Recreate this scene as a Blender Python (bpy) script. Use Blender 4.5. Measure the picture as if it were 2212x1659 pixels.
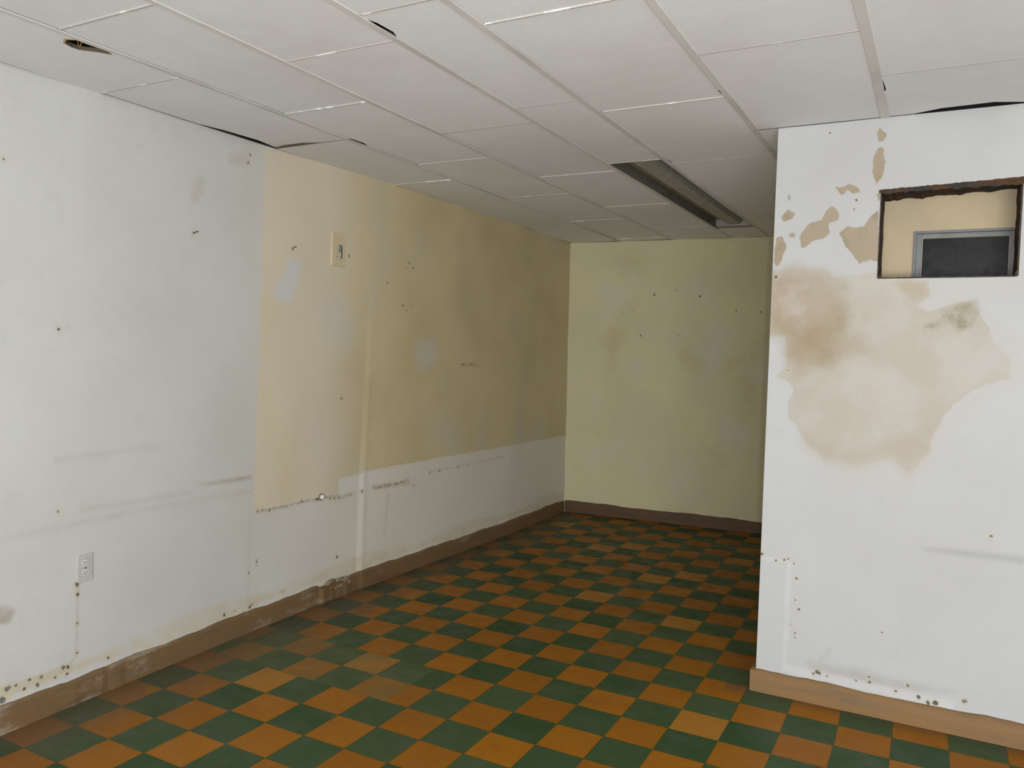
import bpy, bmesh, math, random
import numpy as np
from mathutils import Matrix, Vector

for _o in list(bpy.data.objects): bpy.data.objects.remove(_o)
S = bpy.context.scene
COL = S.collection

# ------------------------------------------------------------------ camera
CAM = Vector((2.8983, -1.7007, 1.5101))
CR = Matrix(((0.88114433, -0.04476747, 0.47072343), (0.47204258, 0.02522304, -0.88121484), (0.02757668, 0.99867896, 0.04335729)))
cd = bpy.data.cameras.new('camera'); cam = bpy.data.objects.new('camera', cd); COL.objects.link(cam)
cam.matrix_world = Matrix.Translation(CAM) @ CR.to_4x4()
cd.sensor_fit = 'HORIZONTAL'; cd.sensor_width = 36.0; cd.lens = 1723.41 / 2212 * 36.0; cd.clip_start = 0.02
S.camera = cam

# ------------------------------------------------------------------ light
w = bpy.data.worlds.new('world'); S.world = w; w.use_nodes = True
w.node_tree.nodes['Background'].inputs[0].default_value = (0.80, 0.90, 1.0, 1)
w.node_tree.nodes['Background'].inputs[1].default_value = 0.6
def area(name, loc, rot, sx, sy, power, color):
    d = bpy.data.lights.new(name, 'AREA'); d.shape = 'RECTANGLE'; d.size = sx; d.size_y = sy; d.energy = power; d.color = color
    o = bpy.data.objects.new(name, d); COL.objects.link(o); o.location = loc; o.rotation_euler = rot; return o
# shop-front daylight behind the camera, plus two added fill lamps
DAY = (0.97, 1.0, 1.035)
area('ceiling_fill', (3.5, -4.2, 0.72), (math.radians(134), 0, 0), 3.2, 1.0, 195, DAY)           # added upward fill that brightens the ceiling
area('shopfront_daylight', (4.4, -4.25, 1.50), (math.radians(90), 0, 0), 1.6, 1.7, 52, DAY)
area('corner_fill', (5.2, -3.5, 1.60), (math.radians(90), 0, math.radians(45)), 1.8, 1.6, 64, DAY)  # added fill lamp in the unseen right front corner
# the camera's own flash, just right of the lens
d = bpy.data.lights.new('camera_flash', 'AREA'); d.shape = 'DISK'; d.size = 0.035; d.energy = 26; d.color = (1.0, 0.99, 0.97)
fl = bpy.data.objects.new('camera_flash', d); COL.objects.link(fl)
fl.matrix_world = Matrix.Translation(CAM + CR @ Vector((0.055, 0.03, -0.01))) @ CR.to_4x4()
vs = S.view_settings
S.display_settings.display_device = 'sRGB'
vs.view_transform = 'Standard'; vs.look = 'None'; vs.exposure = 0.0; vs.gamma = 1.0; vs.use_curve_mapping = False

# outlines of stains, patches and chips in wall coordinates (metres)
DATA = {
 'main': [[2.212, 1.879], [2.291, 1.898], [2.433, 1.902], [2.485, 1.86], [2.535, 1.859], [2.655, 1.88], [2.668, 1.844], [2.843, 1.835], [2.851, 1.777], [2.802, 1.733], [2.859, 1.714], [2.995, 1.758], [3.07, 1.647], [3.083, 1.591], [3.149, 1.525], [3.142, 1.452], [3.065, 1.424], [3.012, 1.39], [2.96, 1.343], [2.923, 1.29], [2.893, 1.218], [2.874, 1.133], [2.831, 1.065], [2.809, 1.046], [2.773, 1.072], [2.736, 1.095], [2.666, 1.076], [2.594, 1.049], [2.556, 1.065], [2.48, 1.065], [2.42, 1.122], [2.373, 1.18], [2.351, 1.22], [2.317, 1.245], [2.321, 1.321], [2.343, 1.357], [2.324, 1.397], [2.264, 1.422], [2.308, 1.479], [2.298, 1.555], [2.289, 1.61], [2.23, 1.602], [2.211, 1.734]],
 'halo': [[2.358, 1.213], [2.382, 1.118], [2.423, 1.06], [2.482, 1.038], [2.471, 0.99], [2.524, 0.934], [2.622, 0.951], [2.658, 0.968], [2.731, 0.95], [2.835, 0.974], [2.878, 1.031], [2.885, 1.128], [2.939, 1.19], [3.043, 1.298], [3.083, 1.363], [3.091, 1.425], [3.155, 1.403], [3.189, 1.442], [3.182, 1.611], [3.08, 1.671], [3.012, 1.758], [3.174, 1.763], [3.17, 1.854], [2.842, 1.841], [2.744, 1.733]],
 'damp': [[2.212, 1.865], [2.284, 1.898], [2.434, 1.881], [2.512, 1.813], [2.541, 1.713], [2.526, 1.62], [2.594, 1.615], [2.633, 1.549], [2.549, 1.521], [2.464, 1.464], [2.362, 1.433], [2.314, 1.48], [2.29, 1.596], [2.223, 1.609]],
 'damp2': [[2.247, 1.678], [2.314, 1.651], [2.492, 1.68], [2.528, 1.733], [2.544, 1.64], [2.491, 1.559], [2.524, 1.52], [2.469, 1.478], [2.404, 1.53], [2.32, 1.5], [2.303, 1.596]],
 'moldA': [[2.84, 1.65], [2.904, 1.708], [2.936, 1.745], [3.018, 1.745], [3.024, 1.714], [3.011, 1.658], [2.963, 1.627], [2.918, 1.664], [2.862, 1.644]],
 'beigeR': [[2.728, 1.83], [2.774, 1.842], [2.832, 1.828], [2.84, 1.771], [2.777, 1.772], [2.735, 1.798]],
 'beigeLow': [[2.4, 1.154], [2.529, 1.117], [2.663, 1.142], [2.767, 1.202], [2.869, 1.236], [2.863, 1.132], [2.809, 1.046], [2.736, 1.102], [2.594, 1.052], [2.48, 1.069]],
 'p_a': [[2.635, 2.479], [2.663, 2.444], [2.653, 2.414], [2.633, 2.416], [2.627, 2.448]],
 'p_b': [[2.634, 2.394], [2.654, 2.387], [2.664, 2.328], [2.656, 2.276], [2.64, 2.246], [2.634, 2.233], [2.617, 2.285], [2.618, 2.359]],
 'p_c': [[2.471, 2.242], [2.491, 2.235], [2.526, 2.249], [2.567, 2.23], [2.571, 2.208], [2.543, 2.21], [2.522, 2.222], [2.503, 2.202], [2.487, 2.219]],
 'p_d': [[2.254, 2.123], [2.285, 2.157], [2.315, 2.136], [2.303, 2.114], [2.265, 2.105]],
 'p_e': [[2.338, 2.035], [2.353, 2.067], [2.383, 2.094], [2.425, 2.103], [2.444, 2.145], [2.464, 2.158], [2.493, 2.137], [2.492, 2.104], [2.452, 2.085], [2.458, 2.046], [2.439, 2.025], [2.397, 2.016], [2.361, 1.989], [2.346, 1.984]],
 'p_f': [[2.499, 2.044], [2.529, 2.076], [2.564, 2.063], [2.594, 2.067], [2.612, 2.104], [2.645, 2.134], [2.659, 1.92], [2.62, 1.926], [2.581, 1.911], [2.554, 1.95], [2.522, 1.989]],
 'p_g': [[2.238, 2.033], [2.263, 2.043], [2.283, 1.998], [2.267, 1.936], [2.246, 1.903], [2.232, 1.926]],
 'p_h': [[2.635, 2.203], [2.657, 2.202], [2.653, 2.176], [2.644, 2.171]],
 'p_i': [[2.289, 2.054], [2.316, 2.052], [2.322, 2.033], [2.295, 2.034]],
 'p_j': [[2.28, 2.219], [2.291, 2.218], [2.29, 2.193], [2.284, 2.188]],
 'smudge': [[2.867, 0.74], [3.016, 0.749], [3.224, 0.755], [3.225, 0.729], [3.049, 0.729], [2.884, 0.733]],
 'basegrime': [[2.448, 0.172], [2.644, 0.18], [2.735, 0.174], [2.892, 0.169], [3.01, 0.167], [2.825, 0.134], [2.646, 0.138], [2.478, 0.137]],
 'dotsR': [[2.234, 0.621, 0.011], [2.295, 0.6, 0.0088], [2.33, 0.61, 0.0088], [2.346, 0.616, 0.0088], [2.372, 0.599, 0.0066], [2.386, 0.535, 0.0088], [2.384, 0.438, 0.0088], [2.401, 0.399, 0.011], [2.369, 0.325, 0.0044], [2.388, 0.291, 0.0088], [2.389, 0.27, 0.0066], [2.491, 0.136, 0.0198], [2.473, 0.126, 0.011], [2.528, 0.128, 0.0088], [2.696, 0.161, 0.0088], [2.697, 0.139, 0.0132], [2.646, 0.134, 0.0088], [2.843, 0.158, 0.011], [2.799, 0.123, 0.011], [2.886, 0.117, 0.0154], [2.921, 0.102, 0.0154], [2.946, 0.106, 0.0198], [3.05, 0.138, 0.0176], [3.111, 0.822, 0.011], [2.559, 2.18, 0.0088], [2.442, 2.472, 0.0066], [2.552, 2.142, 0.0066], [2.244, 1.863, 0.0132], [2.315, 1.451, 0.0066], [2.736, 0.361, 0.0088]],
 'dotsL': [[1.986, 0.241, 0.0158], [1.286, 0.309, 0.0105], [1.34, 0.358, 0.0105], [1.968, 1.193, 0.0158], [1.978, 2.029, 0.0132], [1.534, 2.015, 0.0105], [0.894, 2.012, 0.0132], [1.23, 2.446, 0.0105], [1.218, 2.406, 0.0132], [0.243, 0.811, 0.0105], [0.248, 1.539, 0.0105], [0.04, 2.164, 0.0079], [0.328, 0.495, 0.0184], [0.328, 0.454, 0.0158], [0.328, 0.332, 0.0105], [0.327, 0.208, 0.0105], [0.268, 0.168, 0.0158], [0.287, 0.164, 0.0132], [0.283, 0.136, 0.0105], [0.233, 0.139, 0.0105], [0.16, 0.137, 0.0158], [0.106, 0.14, 0.0132], [0.043, 0.165, 0.0211], [0.023, 0.129, 0.0237], [0.473, 0.138, 0.0105], [0.173, 0.162, 0.0132], [0.127, 0.169, 0.0105], [0.074, 0.166, 0.0105], [1.124, 0.136, 0.0184], [1.193, 0.136, 0.0105], [1.299, 0.128, 0.0184], [1.311, 0.137, 0.0132], [1.089, 0.1, 0.0105], [1.032, 0.105, 0.0079], [1.255, 0.111, 0.0079], [1.142, 0.108, 0.0079], [1.536, 0.147, 0.0079], [1.795, 0.618, 0.0184], [1.423, 0.616, 0.0132], [1.374, 0.626, 0.0105], [1.669, 0.629, 0.0105], [1.902, 0.607, 0.0132], [1.939, 0.604, 0.0132], [1.985, 0.6, 0.0105], [2.192, 0.608, 0.0158], [1.338, 0.627, 0.0105], [1.457, 0.62, 0.0079], [2.326, 1.899, 0.0152], [2.542, 2.048, 0.0152], [2.589, 2.018, 0.0121], [2.508, 2.009, 0.0091], [2.496, 1.772, 0.0152], [2.538, 1.742, 0.0121], [2.583, 1.774, 0.0091], [3.251, 1.389, 0.0152], [3.368, 1.398, 0.0121], [3.132, 2.034, 0.0091], [3.421, 1.405, 0.0091], [3.561, 1.363, 0.0091], [2.719, 0.575, 0.0091], [2.896, 0.637, 0.0121], [3.013, 0.639, 0.0121], [3.241, 0.642, 0.0152], [2.518, 0.612, 0.0152], [2.409, 0.618, 0.0091], [2.303, 0.624, 0.0091]],
 'dotsB': [[0.634, 2.03, 0.016], [1.034, 2.015, 0.016], [1.348, 1.895, 0.012], [1.548, 1.884, 0.016], [0.827, 2.069, 0.008], [0.522, 1.666, 0.012], [0.862, 1.671, 0.012], [0.133, 1.936, 0.008]],
 'plasterL': [[1.973, 0.709], [2.088, 0.714], [2.243, 0.723], [2.385, 0.705], [2.387, 0.631], [2.224, 0.615], [2.069, 0.626], [1.984, 0.616]],
 'blotL': [[1.504, 1.962], [1.609, 1.964], [1.587, 1.842], [1.537, 1.726], [1.435, 1.731], [1.4, 1.789], [1.472, 1.856]],
 'blot2': [[1.755, 1.727], [1.931, 1.791], [2.039, 1.634], [2.002, 1.469], [1.799, 1.519]],
 'blot3': [[2.639, 1.537], [2.885, 1.574], [2.948, 1.448], [2.809, 1.353], [2.671, 1.385]],
 'farscar': [[2.274, 0.637], [2.569, 0.62], [2.658, 0.645], [2.676, 0.581], [2.469, 0.592], [2.299, 0.604]],
 'underscar': [[1.324, 0.654], [1.687, 0.655], [1.983, 0.644], [2.07, 0.589], [1.823, 0.587], [1.458, 0.595]],
 'smL': [[0.912, 0.821], [1.078, 0.825], [1.29, 0.821], [1.29, 0.802], [1.079, 0.807]],
 'stainL': [[-0.076, 0.496], [0.04, 0.499], [0.083, 0.46], [0.057, 0.405], [-0.076, 0.427]],
}

# ------------------------------------------------------------------ node helper
class X:
    """tiny expression wrapper round shader math nodes"""
    def __init__(s, b, sock): s.b = b; s.s = sock
    def _m(s, op, o=None, c=None):
        n = s.b.nt.nodes.new('ShaderNodeMath'); n.operation = op
        for k, v in enumerate((s, o, c)):
            if v is None: continue
            if isinstance(v, X): s.b.nt.links.new(v.s, n.inputs[k])
            else: n.inputs[k].default_value = v
        return X(s.b, n.outputs[0])
    def __add__(s, o): return s._m('ADD', o)
    def __sub__(s, o): return s._m('SUBTRACT', o)
    def __mul__(s, o): return s._m('MULTIPLY', o)
    def __truediv__(s, o): return s._m('DIVIDE', o)
    def floor(s): return s._m('FLOOR')
    def abs(s): return s._m('ABSOLUTE')
    def max(s, o): return s._m('MAXIMUM', o)
    def min(s, o): return s._m('MINIMUM', o)
    def lt(s, o): return s._m('LESS_THAN', o)
    def gt(s, o): return s._m('GREATER_THAN', o)
    def mod(s, o): return s._m('FLOORED_MODULO', o)
    def step(s, a, b, lo=0.0, hi=1.0):
        n = s.b.nt.nodes.new('ShaderNodeMapRange'); n.interpolation_type = 'SMOOTHSTEP'
        s.b.nt.links.new(s.s, n.inputs[0])
        for k, v in enumerate((a, b, lo, hi)): n.inputs[k + 1].default_value = v
        return X(s.b, n.outputs[0])

class Mat:
    def __init__(s, name, rough=0.7, spec=0.3, metal=0.0):
        s.m = bpy.data.materials.new(name); s.m.use_nodes = True; s.nt = s.m.node_tree
        s.bsdf = s.nt.nodes['Principled BSDF']
        s.bsdf.inputs['Roughness'].default_value = rough; s.bsdf.inputs['Specular IOR Level'].default_value = spec
        s.bsdf.inputs['Metallic'].default_value = metal
        g = s.nt.nodes.new('ShaderNodeNewGeometry'); s.pos = g.outputs['Position']
        sp = s.nt.nodes.new('ShaderNodeSeparateXYZ'); s.nt.links.new(s.pos, sp.inputs[0])
        s.x, s.y, s.z = (X(s, sp.outputs[i]) for i in range(3))
    def noise(s, scale, detail=3, rough=0.5, vec=None, stretch=None, off=(0, 0, 0)):
        n = s.nt.nodes.new('ShaderNodeTexNoise'); n.inputs['Scale'].default_value = scale
        n.inputs['Detail'].default_value = detail; n.inputs['Roughness'].default_value = rough
        v = vec or s.pos
        mp = s.nt.nodes.new('ShaderNodeMapping'); s.nt.links.new(v, mp.inputs[0])
        mp.inputs['Location'].default_value = off
        if stretch: mp.inputs['Scale'].default_value = stretch
        s.nt.links.new(mp.outputs[0], n.inputs['Vector'])
        return X(s, n.outputs['Fac'])
    def vec(s, x, y, z):
        n = s.nt.nodes.new('ShaderNodeCombineXYZ')
        for k, v in enumerate((x, y, z)):
            if isinstance(v, X): s.nt.links.new(v.s, n.inputs[k])
            else: n.inputs[k].default_value = v
        return n.outputs[0]
    def white(s, v):
        n = s.nt.nodes.new('ShaderNodeTexWhiteNoise'); s.nt.links.new(v, n.inputs['Vector']); return X(s, n.outputs['Value'])
    def attr(s, name):
        n = s.nt.nodes.new('ShaderNodeAttribute'); n.attribute_name = name; return X(s, n.outputs['Fac'])
    def mix(s, a, b, f):
        n = s.nt.nodes.new('ShaderNodeMix'); n.data_type = 'RGBA'
        for k, v in ((6, a), (7, b)):
            if isinstance(v, tuple): n.inputs[k].default_value = (*v, 1)
            else: s.nt.links.new(v, n.inputs[k])
        if isinstance(f, X): s.nt.links.new(f.s, n.inputs[0])
        else: n.inputs[0].default_value = f
        return n.outputs[2]
    def col(s, c):
        if isinstance(c, tuple): s.bsdf.inputs['Base Color'].default_value = (*c, 1)
        else: s.nt.links.new(c, s.bsdf.inputs['Base Color'])
    def rough(s, x): s.nt.links.new(x.s, s.bsdf.inputs['Roughness'])
    def bump(s, x, dist=0.002, strength=0.5):
        n = s.nt.nodes.new('ShaderNodeBump'); n.inputs['Distance'].default_value = dist; n.inputs['Strength'].default_value = strength
        s.nt.links.new(x.s, n.inputs['Height']); s.nt.links.new(n.outputs[0], s.bsdf.inputs['Normal'])

def rgb(r, g, b):
    f = lambda c: (c / 255 / 12.92) if c / 255 <= 0.04045 else ((c / 255 + 0.055) / 1.055) ** 2.4
    return (f(r), f(g), f(b))
def simple(name, c, rough=0.7, metal=0.0, var=0.12, scale=18, spec=0.3):
    m = Mat(name, rough, spec, metal)
    k = tuple(v * (1 - var) for v in c)
    m.col(m.mix(k, c, m.noise(scale, 4).step(0.3, 0.7))); return m.m

# ------------------------------------------------------------------ mesh helpers
def link(name, me, mats, parent=None):
    o = bpy.data.objects.new(name, me); COL.objects.link(o)
    for m in (mats if isinstance(mats, (list, tuple)) else [mats]): me.materials.append(m)
    if parent: o.parent = parent
    return o
def obj(name, bm, mats, parent=None, smooth=False):
    me = bpy.data.meshes.new(name); bmesh.ops.recalc_face_normals(bm, faces=bm.faces); bm.to_mesh(me); bm.free()
    if smooth:
        for p in me.polygons: p.use_smooth = True
    return link(name, me, mats, parent)
def structure(o): o['kind'] = 'structure'; return o
def thing(name, label, cat, loc, rz=0, group=None):
    o = bpy.data.objects.new(name, None); COL.objects.link(o); o.location = loc; o.rotation_euler = (0, 0, rz)
    o.empty_display_size = 0.05
    return tag(o, label, cat, group)
def tag(o, label, cat, group=None):
    o['label'] = label; o['category'] = cat
    if group: o['group'] = group
    return o
def box(bm, a, b, bev=0.0, mi=0):
    r = bmesh.ops.create_cube(bm, size=1.0)
    for v in r['verts']:
        for k in range(3): v.co[k] = a[k] + (v.co[k] + 0.5) * (b[k] - a[k])
    fs = {f for v in r['verts'] for f in v.link_faces}
    if bev:
        es = {e for v in r['verts'] for e in v.link_edges}
        q = bmesh.ops.bevel(bm, geom=list(es), offset=bev, segments=2, profile=0.5, affect='EDGES'); fs = set(q['faces']) | {f for f in fs if f.is_valid}
    for f in fs: f.material_index = mi
def prism(bm, outline, z0, z1, mi=0, dz=None, side=2):
    """extrude a plan outline (x, y) between z0 and z1; dz(x, y) tilts it"""
    dz = dz or (lambda x, y: 0)
    lo = [bm.verts.new((x, y, z0 + dz(x, y))) for x, y in outline]; hi = [bm.verts.new((x, y, z1 + dz(x, y))) for x, y in outline]
    fs = [bm.faces.new(lo), bm.faces.new(hi[::-1])]
    for i in range(len(lo)):
        j = (i + 1) % len(lo); fs.append(bm.faces.new((lo[i], hi[i], hi[j], lo[j])))
    for k, f in enumerate(fs): f.material_index = mi if k < 2 else side
def cyl(bm, r1, r2, a, b, seg=16, mi=0):
    a, b = Vector(a), Vector(b); d = b - a
    M = Matrix.Translation((a + b) / 2) @ d.to_track_quat('Z', 'Y').to_matrix().to_4x4()
    r = bmesh.ops.create_cone(bm, cap_ends=True, segments=seg, radius1=r1, radius2=r2, depth=d.length, matrix=M)
    for v in r['verts']:
        for f in v.link_faces: f.material_index = mi
def tube(bm, pts, r, seg=8):
    for a, b in zip(pts, pts[1:]): cyl(bm, r, r, a, b, seg)

# signed distance (negative inside) of many points to a polygon, and distance to a polyline
def sd_poly(U, V, poly):
    P = np.array(poly, float); n = len(P); d = np.full(U.shape, 1e9); ins = np.zeros(U.shape, bool)
    for i in range(n):
        ax, ay = P[i]; bx, by = P[(i + 1) % n]; ex, ey = bx - ax, by - ay
        t = np.clip(((U - ax) * ex + (V - ay) * ey) / (ex * ex + ey * ey + 1e-12), 0, 1)
        d = np.minimum(d, np.hypot(U - ax - t * ex, V - ay - t * ey))
        c = (ay > V) != (by > V)
        with np.errstate(divide='ignore', invalid='ignore'):
            xi = ax + (V - ay) * ex / (ey if ey else 1e-12)
        ins ^= c & (U < xi)
    return np.where(ins, -d, d)
def sd_line(U, V, pts, r):
    d = np.full(U.shape, 1e9)
    for (ax, ay), (bx, by) in zip(pts, pts[1:]):
        ex, ey = bx - ax, by - ay
        t = np.clip(((U - ax) * ex + (V - ay) * ey) / (ex * ex + ey * ey + 1e-12), 0, 1)
        d = np.minimum(d, np.hypot(U - ax - t * ex, V - ay - t * ey))
    return d - r
def sd_union(U, V, polys):
    d = sd_poly(U, V, polys[0])
    for p in polys[1:]: d = np.minimum(d, sd_poly(U, V, p))
    return d
def grid_wall(name, us, vs_, fn, layers, mats, skip=None, chips=(), chipn=None):
    """wall surface as a grid over (u, v) with one float attribute per paint or plaster layer; chips are small pits"""
    U, V = np.meshgrid(us, vs_, indexing='ij'); nu, nv = U.shape
    co = np.stack(fn(U, V), -1).reshape(-1, 3)
    idx = np.arange(nu * nv).reshape(nu, nv)
    q = np.stack([idx[:-1, :-1], idx[1:, :-1], idx[1:, 1:], idx[:-1, 1:]], -1).reshape(-1, 4)
    if skip is not None:
        cu = (U[:-1, :-1] + U[1:, 1:]) / 2; cv = (V[:-1, :-1] + V[1:, 1:]) / 2
        q = q[~skip(cu, cv).reshape(-1)]
    verts = co.tolist(); faces = q.tolist(); nf = len(faces); rnd = random.Random(5)
    for (cu, cv, r) in chips:
        base = len(verts); k = 7; n = Vector(chipn)
        c = np.array([float(t) for t in fn(np.array(cu), np.array(cv))])
        pu = np.array([float(t) for t in fn(np.array(cu + .01), np.array(cv))]) - c; pu /= np.linalg.norm(pu)
        verts.append((c + np.array(n) * 0.0026).tolist())
        for i in range(k):
            a = i / k * 2 * math.pi; rr = r * (0.55 + 0.6 * rnd.random())
            verts.append((c + pu * rr * math.cos(a) + np.array((0, 0, 1.)) * rr * math.sin(a) + np.array(n) * 0.0008).tolist())
        for i in range(k): faces.append([base, base + 1 + i, base + 1 + (i + 1) % k])
    me = bpy.data.meshes.new(name); me.from_pydata(verts, [], faces); me.update()
    mi = np.zeros(len(faces), np.int32); mi[nf:] = 1; me.polygons.foreach_set('material_index', mi)
    me.polygons.foreach_set('use_smooth', np.ones(len(faces), bool))
    for ln, d in layers.items():
        at = me.attributes.new(ln, 'FLOAT', 'POINT'); arr = np.zeros(len(verts), np.float32); arr[:nu * nv] = d(U, V).reshape(-1); at.data.foreach_set('value', arr)
    return structure(link(name, me, mats))
def seg(*parts):
    r = [np.arange(a, b - 1e-6, s) for a, b, s in parts]; return np.unique(np.round(np.concatenate(r + [np.array([parts[-1][1]])]), 5))

H = 2.514
SCAR = [(-0.3, .172), (0.0, .170), (.09, .170), (.2, .168), (.295, .172), (.322, .19), (.328, .30), (.332, .50)]

# ------------------------------------------------------------------ materials
DARK = simple('dark_void', rgb(38, 36, 33), 0.9)
CHIP = simple('dark_chip_hole', rgb(128, 126, 118), 0.95, var=.6, scale=25)
WHITE = rgb(196, 196, 193); CREAM = rgb(202, 188, 152)

def paint_base(m, white, dirt, s=1.0):
    a = m.noise(1.3, 4, 0.6).step(0.35, 0.75)
    c = m.mix(white, tuple(v * d for v, d in zip(white, (0.93, 0.92, 0.90))), a)
    b = m.noise(9, 5, 0.6, off=(3, 1, 7)).step(0.55, 0.8, 0, 0.45)
    c = m.mix(c, dirt, b)
    return c
def layer(m, c, name, colour, soft=0.004, amp=0.006, scale=30, strength=1.0, off=(0, 0, 0), detail=4, mottled=0.0):
    n = (m.noise(scale, detail, 0.6, off=off) - 0.5) * (2 * amp)
    f = (m.attr(name) + n).step(-soft, soft, strength, 0.0)
    if mottled: f = f * m.noise(scale * 0.6, 5, 0.65, off=(9, 4, 2)).step(0.3, 0.7, 1 - mottled, 1.0)
    return m.mix(c, colour, f)

# left wall
m = Mat('left_wall_paint', 0.62, 0.25)
c = paint_base(m, WHITE, rgb(182, 180, 172))
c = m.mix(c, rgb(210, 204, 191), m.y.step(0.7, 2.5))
near = m.mix(rgb(208, 196, 174), rgb(206, 196, 178), m.noise(1.6, 3, 0.6, off=(5, 5, 5)).step(0.4, 0.68))
near = m.mix(near, rgb(203, 190, 160), m.noise(3.2, 4, 0.6, off=(1, 8, 5), stretch=(1, 1, .35)).step(0.45, 0.75, 0, .7))
deep = m.mix(rgb(200, 185, 147), rgb(192, 177, 137), m.noise(2.2, 4, 0.6, off=(5, 1, 5)).step(0.4, 0.68))
deep = m.mix(deep, rgb(188, 182, 164), m.noise(2.4, 4, 0.55, off=(7, 2, 1), stretch=(1, 1, .55)).step(0.52, 0.74, 0, .7))
cream = m.mix(near, deep, (m.y + (m.noise(1.2, 2) - 0.5) * 0.3).step(1.75, 2.3))
n = (m.noise(26, 4, 0.6) - 0.5) * 0.012
c = m.mix(c, cream, (m.attr('cream') + n).step(-0.005, 0.005, 1, 0))
c = layer(m, c, 'blotch', rgb(200, 200, 198), 0.03, 0.02, 12, 0.9)
c = layer(m, c, 'haze', rgb(198, 194, 184), 0.06, 0.04, 8, 0.55)
c = layer(m, c, 'plaster', rgb(210, 207, 198), 0.008, 0.012, 28)
c = layer(m, c, 'scar', rgb(176, 160, 132), 0.004, 0.005, 60, 0.55, mottled=0.6)
c = layer(m, c, 'rust', rgb(140, 110, 68), 0.006, 0.010, 55, 0.75, mottled=0.9)
c = layer(m, c, 'smudge', rgb(140, 122, 98), 0.012, 0.006, 20, 0.65, mottled=0.6)
c = layer(m, c, 'streak_shadow', rgb(170, 160, 146), 0.02, 0.012, 14, 0.40, mottled=0.7)  # wall streaks, plus a painted shadow just beyond the wall step
c = layer(m, c, 'chiphalo', rgb(190, 174, 138), 0.012, 0.006, 40, 0.45)
c = layer(m, c, 'basedirt', rgb(190, 176, 140), 0.02, 0.02, 22, 0.6, mottled=0.8)
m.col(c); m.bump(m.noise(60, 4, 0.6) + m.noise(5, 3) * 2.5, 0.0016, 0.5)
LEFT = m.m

# right wall
m = Mat('right_wall_paint', 0.6, 0.25)
c = paint_base(m, rgb(182, 182, 181), rgb(173, 172, 169))
c = layer(m, c, 'halo', rgb(180, 178, 172), 0.03, 0.02, 14, 0.8)
c = layer(m, c, 'main', m.mix(rgb(171, 163, 150), rgb(177, 172, 163), m.noise(5, 4, 0.6).step(0.35, 0.65)), 0.006, 0.014, 22, 0.95)
c = layer(m, c, 'low', rgb(168, 157, 143), 0.05, 0.03, 10, 0.75)
c = layer(m, c, 'beige', rgb(166, 153, 129), 0.02, 0.02, 20, 0.7)
c = layer(m, c, 'damp', rgb(157, 142, 119), 0.05, 0.05, 9, 0.9, mottled=0.35)
c = layer(m, c, 'damp2', rgb(144, 127, 97), 0.06, 0.06, 14, 0.75, mottled=0.8)
c = layer(m, c, 'efflo', rgb(178, 168, 159), 0.04, 0.04, 30, 0.75, mottled=0.9)
c = layer(m, c, 'mold', rgb(131, 122, 91), 0.02, 0.02, 26, 0.9, mottled=0.95)
c = layer(m, c, 'patch', m.mix(rgb(157, 142, 122), rgb(143, 133, 109), m.noise(11, 4).step(0.45, 0.7)), 0.0025, 0.009, 34)
c = layer(m, c, 'smudge', rgb(136, 134, 129), 0.018, 0.005, 12, 0.45)
c = layer(m, c, 'grime', rgb(148, 145, 129), 0.026, 0.012, 18, 0.5, mottled=0.4)
c = layer(m, c, 'filler', rgb(206, 206, 206), 0.008, 0.008, 30, 0.3)
c = layer(m, c, 'chiphalo', rgb(190, 178, 150), 0.010, 0.006, 40, 0.45)
m.col(c); m.bump(m.noise(70, 4, 0.6) + m.noise(5, 3) * 2.0, 0.0015, 0.5)
RIGHT = m.m

# back wall
m = Mat('back_wall_paint', 0.65, 0.2)
c = m.mix(rgb(206, 198, 158), rgb(200, 192, 158), m.noise(1.7, 4, 0.6).step(0.35, 0.65))
c = m.mix(c, rgb(200, 196, 178), m.noise(2.6, 4, 0.6, off=(4, 2, 9)).step(0.52, 0.72, 0, .7))
c = m.mix(c, rgb(186, 172, 128), m.noise(2.2, 4, 0.6, off=(1, 6, 3)).step(0.55, 0.75, 0, .55))
c = layer(m, c, 'line', rgb(208, 203, 178), 0.006, 0.006, 20, 0.6, mottled=0.7)
m.col(c); m.bump(m.noise(60, 4, 0.6), 0.001, 0.4)
BACK = m.m

# ceiling
m = Mat('ceiling_tile', 0.8, 0.15)
c = m.mix(rgb(229, 230, 231), rgb(222, 222, 221), m.noise(1.1, 4, 0.6).step(0.35, 0.68))
c = m.mix(c, rgb(235, 235, 236), m.noise(6, 4, 0.6, off=(2, 2, 2)).step(0.5, 0.8, 0, .5))
c = m.mix(c, rgb(234, 234, 233), m.noise(42, 2, 0.5, stretch=(.6, 1.6, 1)).step(0.73, 0.78, 0, .7))
m.col(c); m.bump(m.noise(160, 4, 0.7) + m.noise(8, 3), 0.0012, 0.5)
TILE = m.m
m = Mat('ceiling_bar', 0.65, 0.25)
m.col(m.mix(rgb(212, 210, 206), rgb(198, 195, 190), m.noise(3, 4).step(0.4, 0.7))); BAR = m.m
m = Mat('ceiling_cross_tee', 0.6, 0.25)
m.col(m.mix(rgb(186, 183, 177), rgb(232, 230, 224), m.noise(9, 4, 0.6).step(0.57, 0.63))); TEE = m.m

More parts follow.
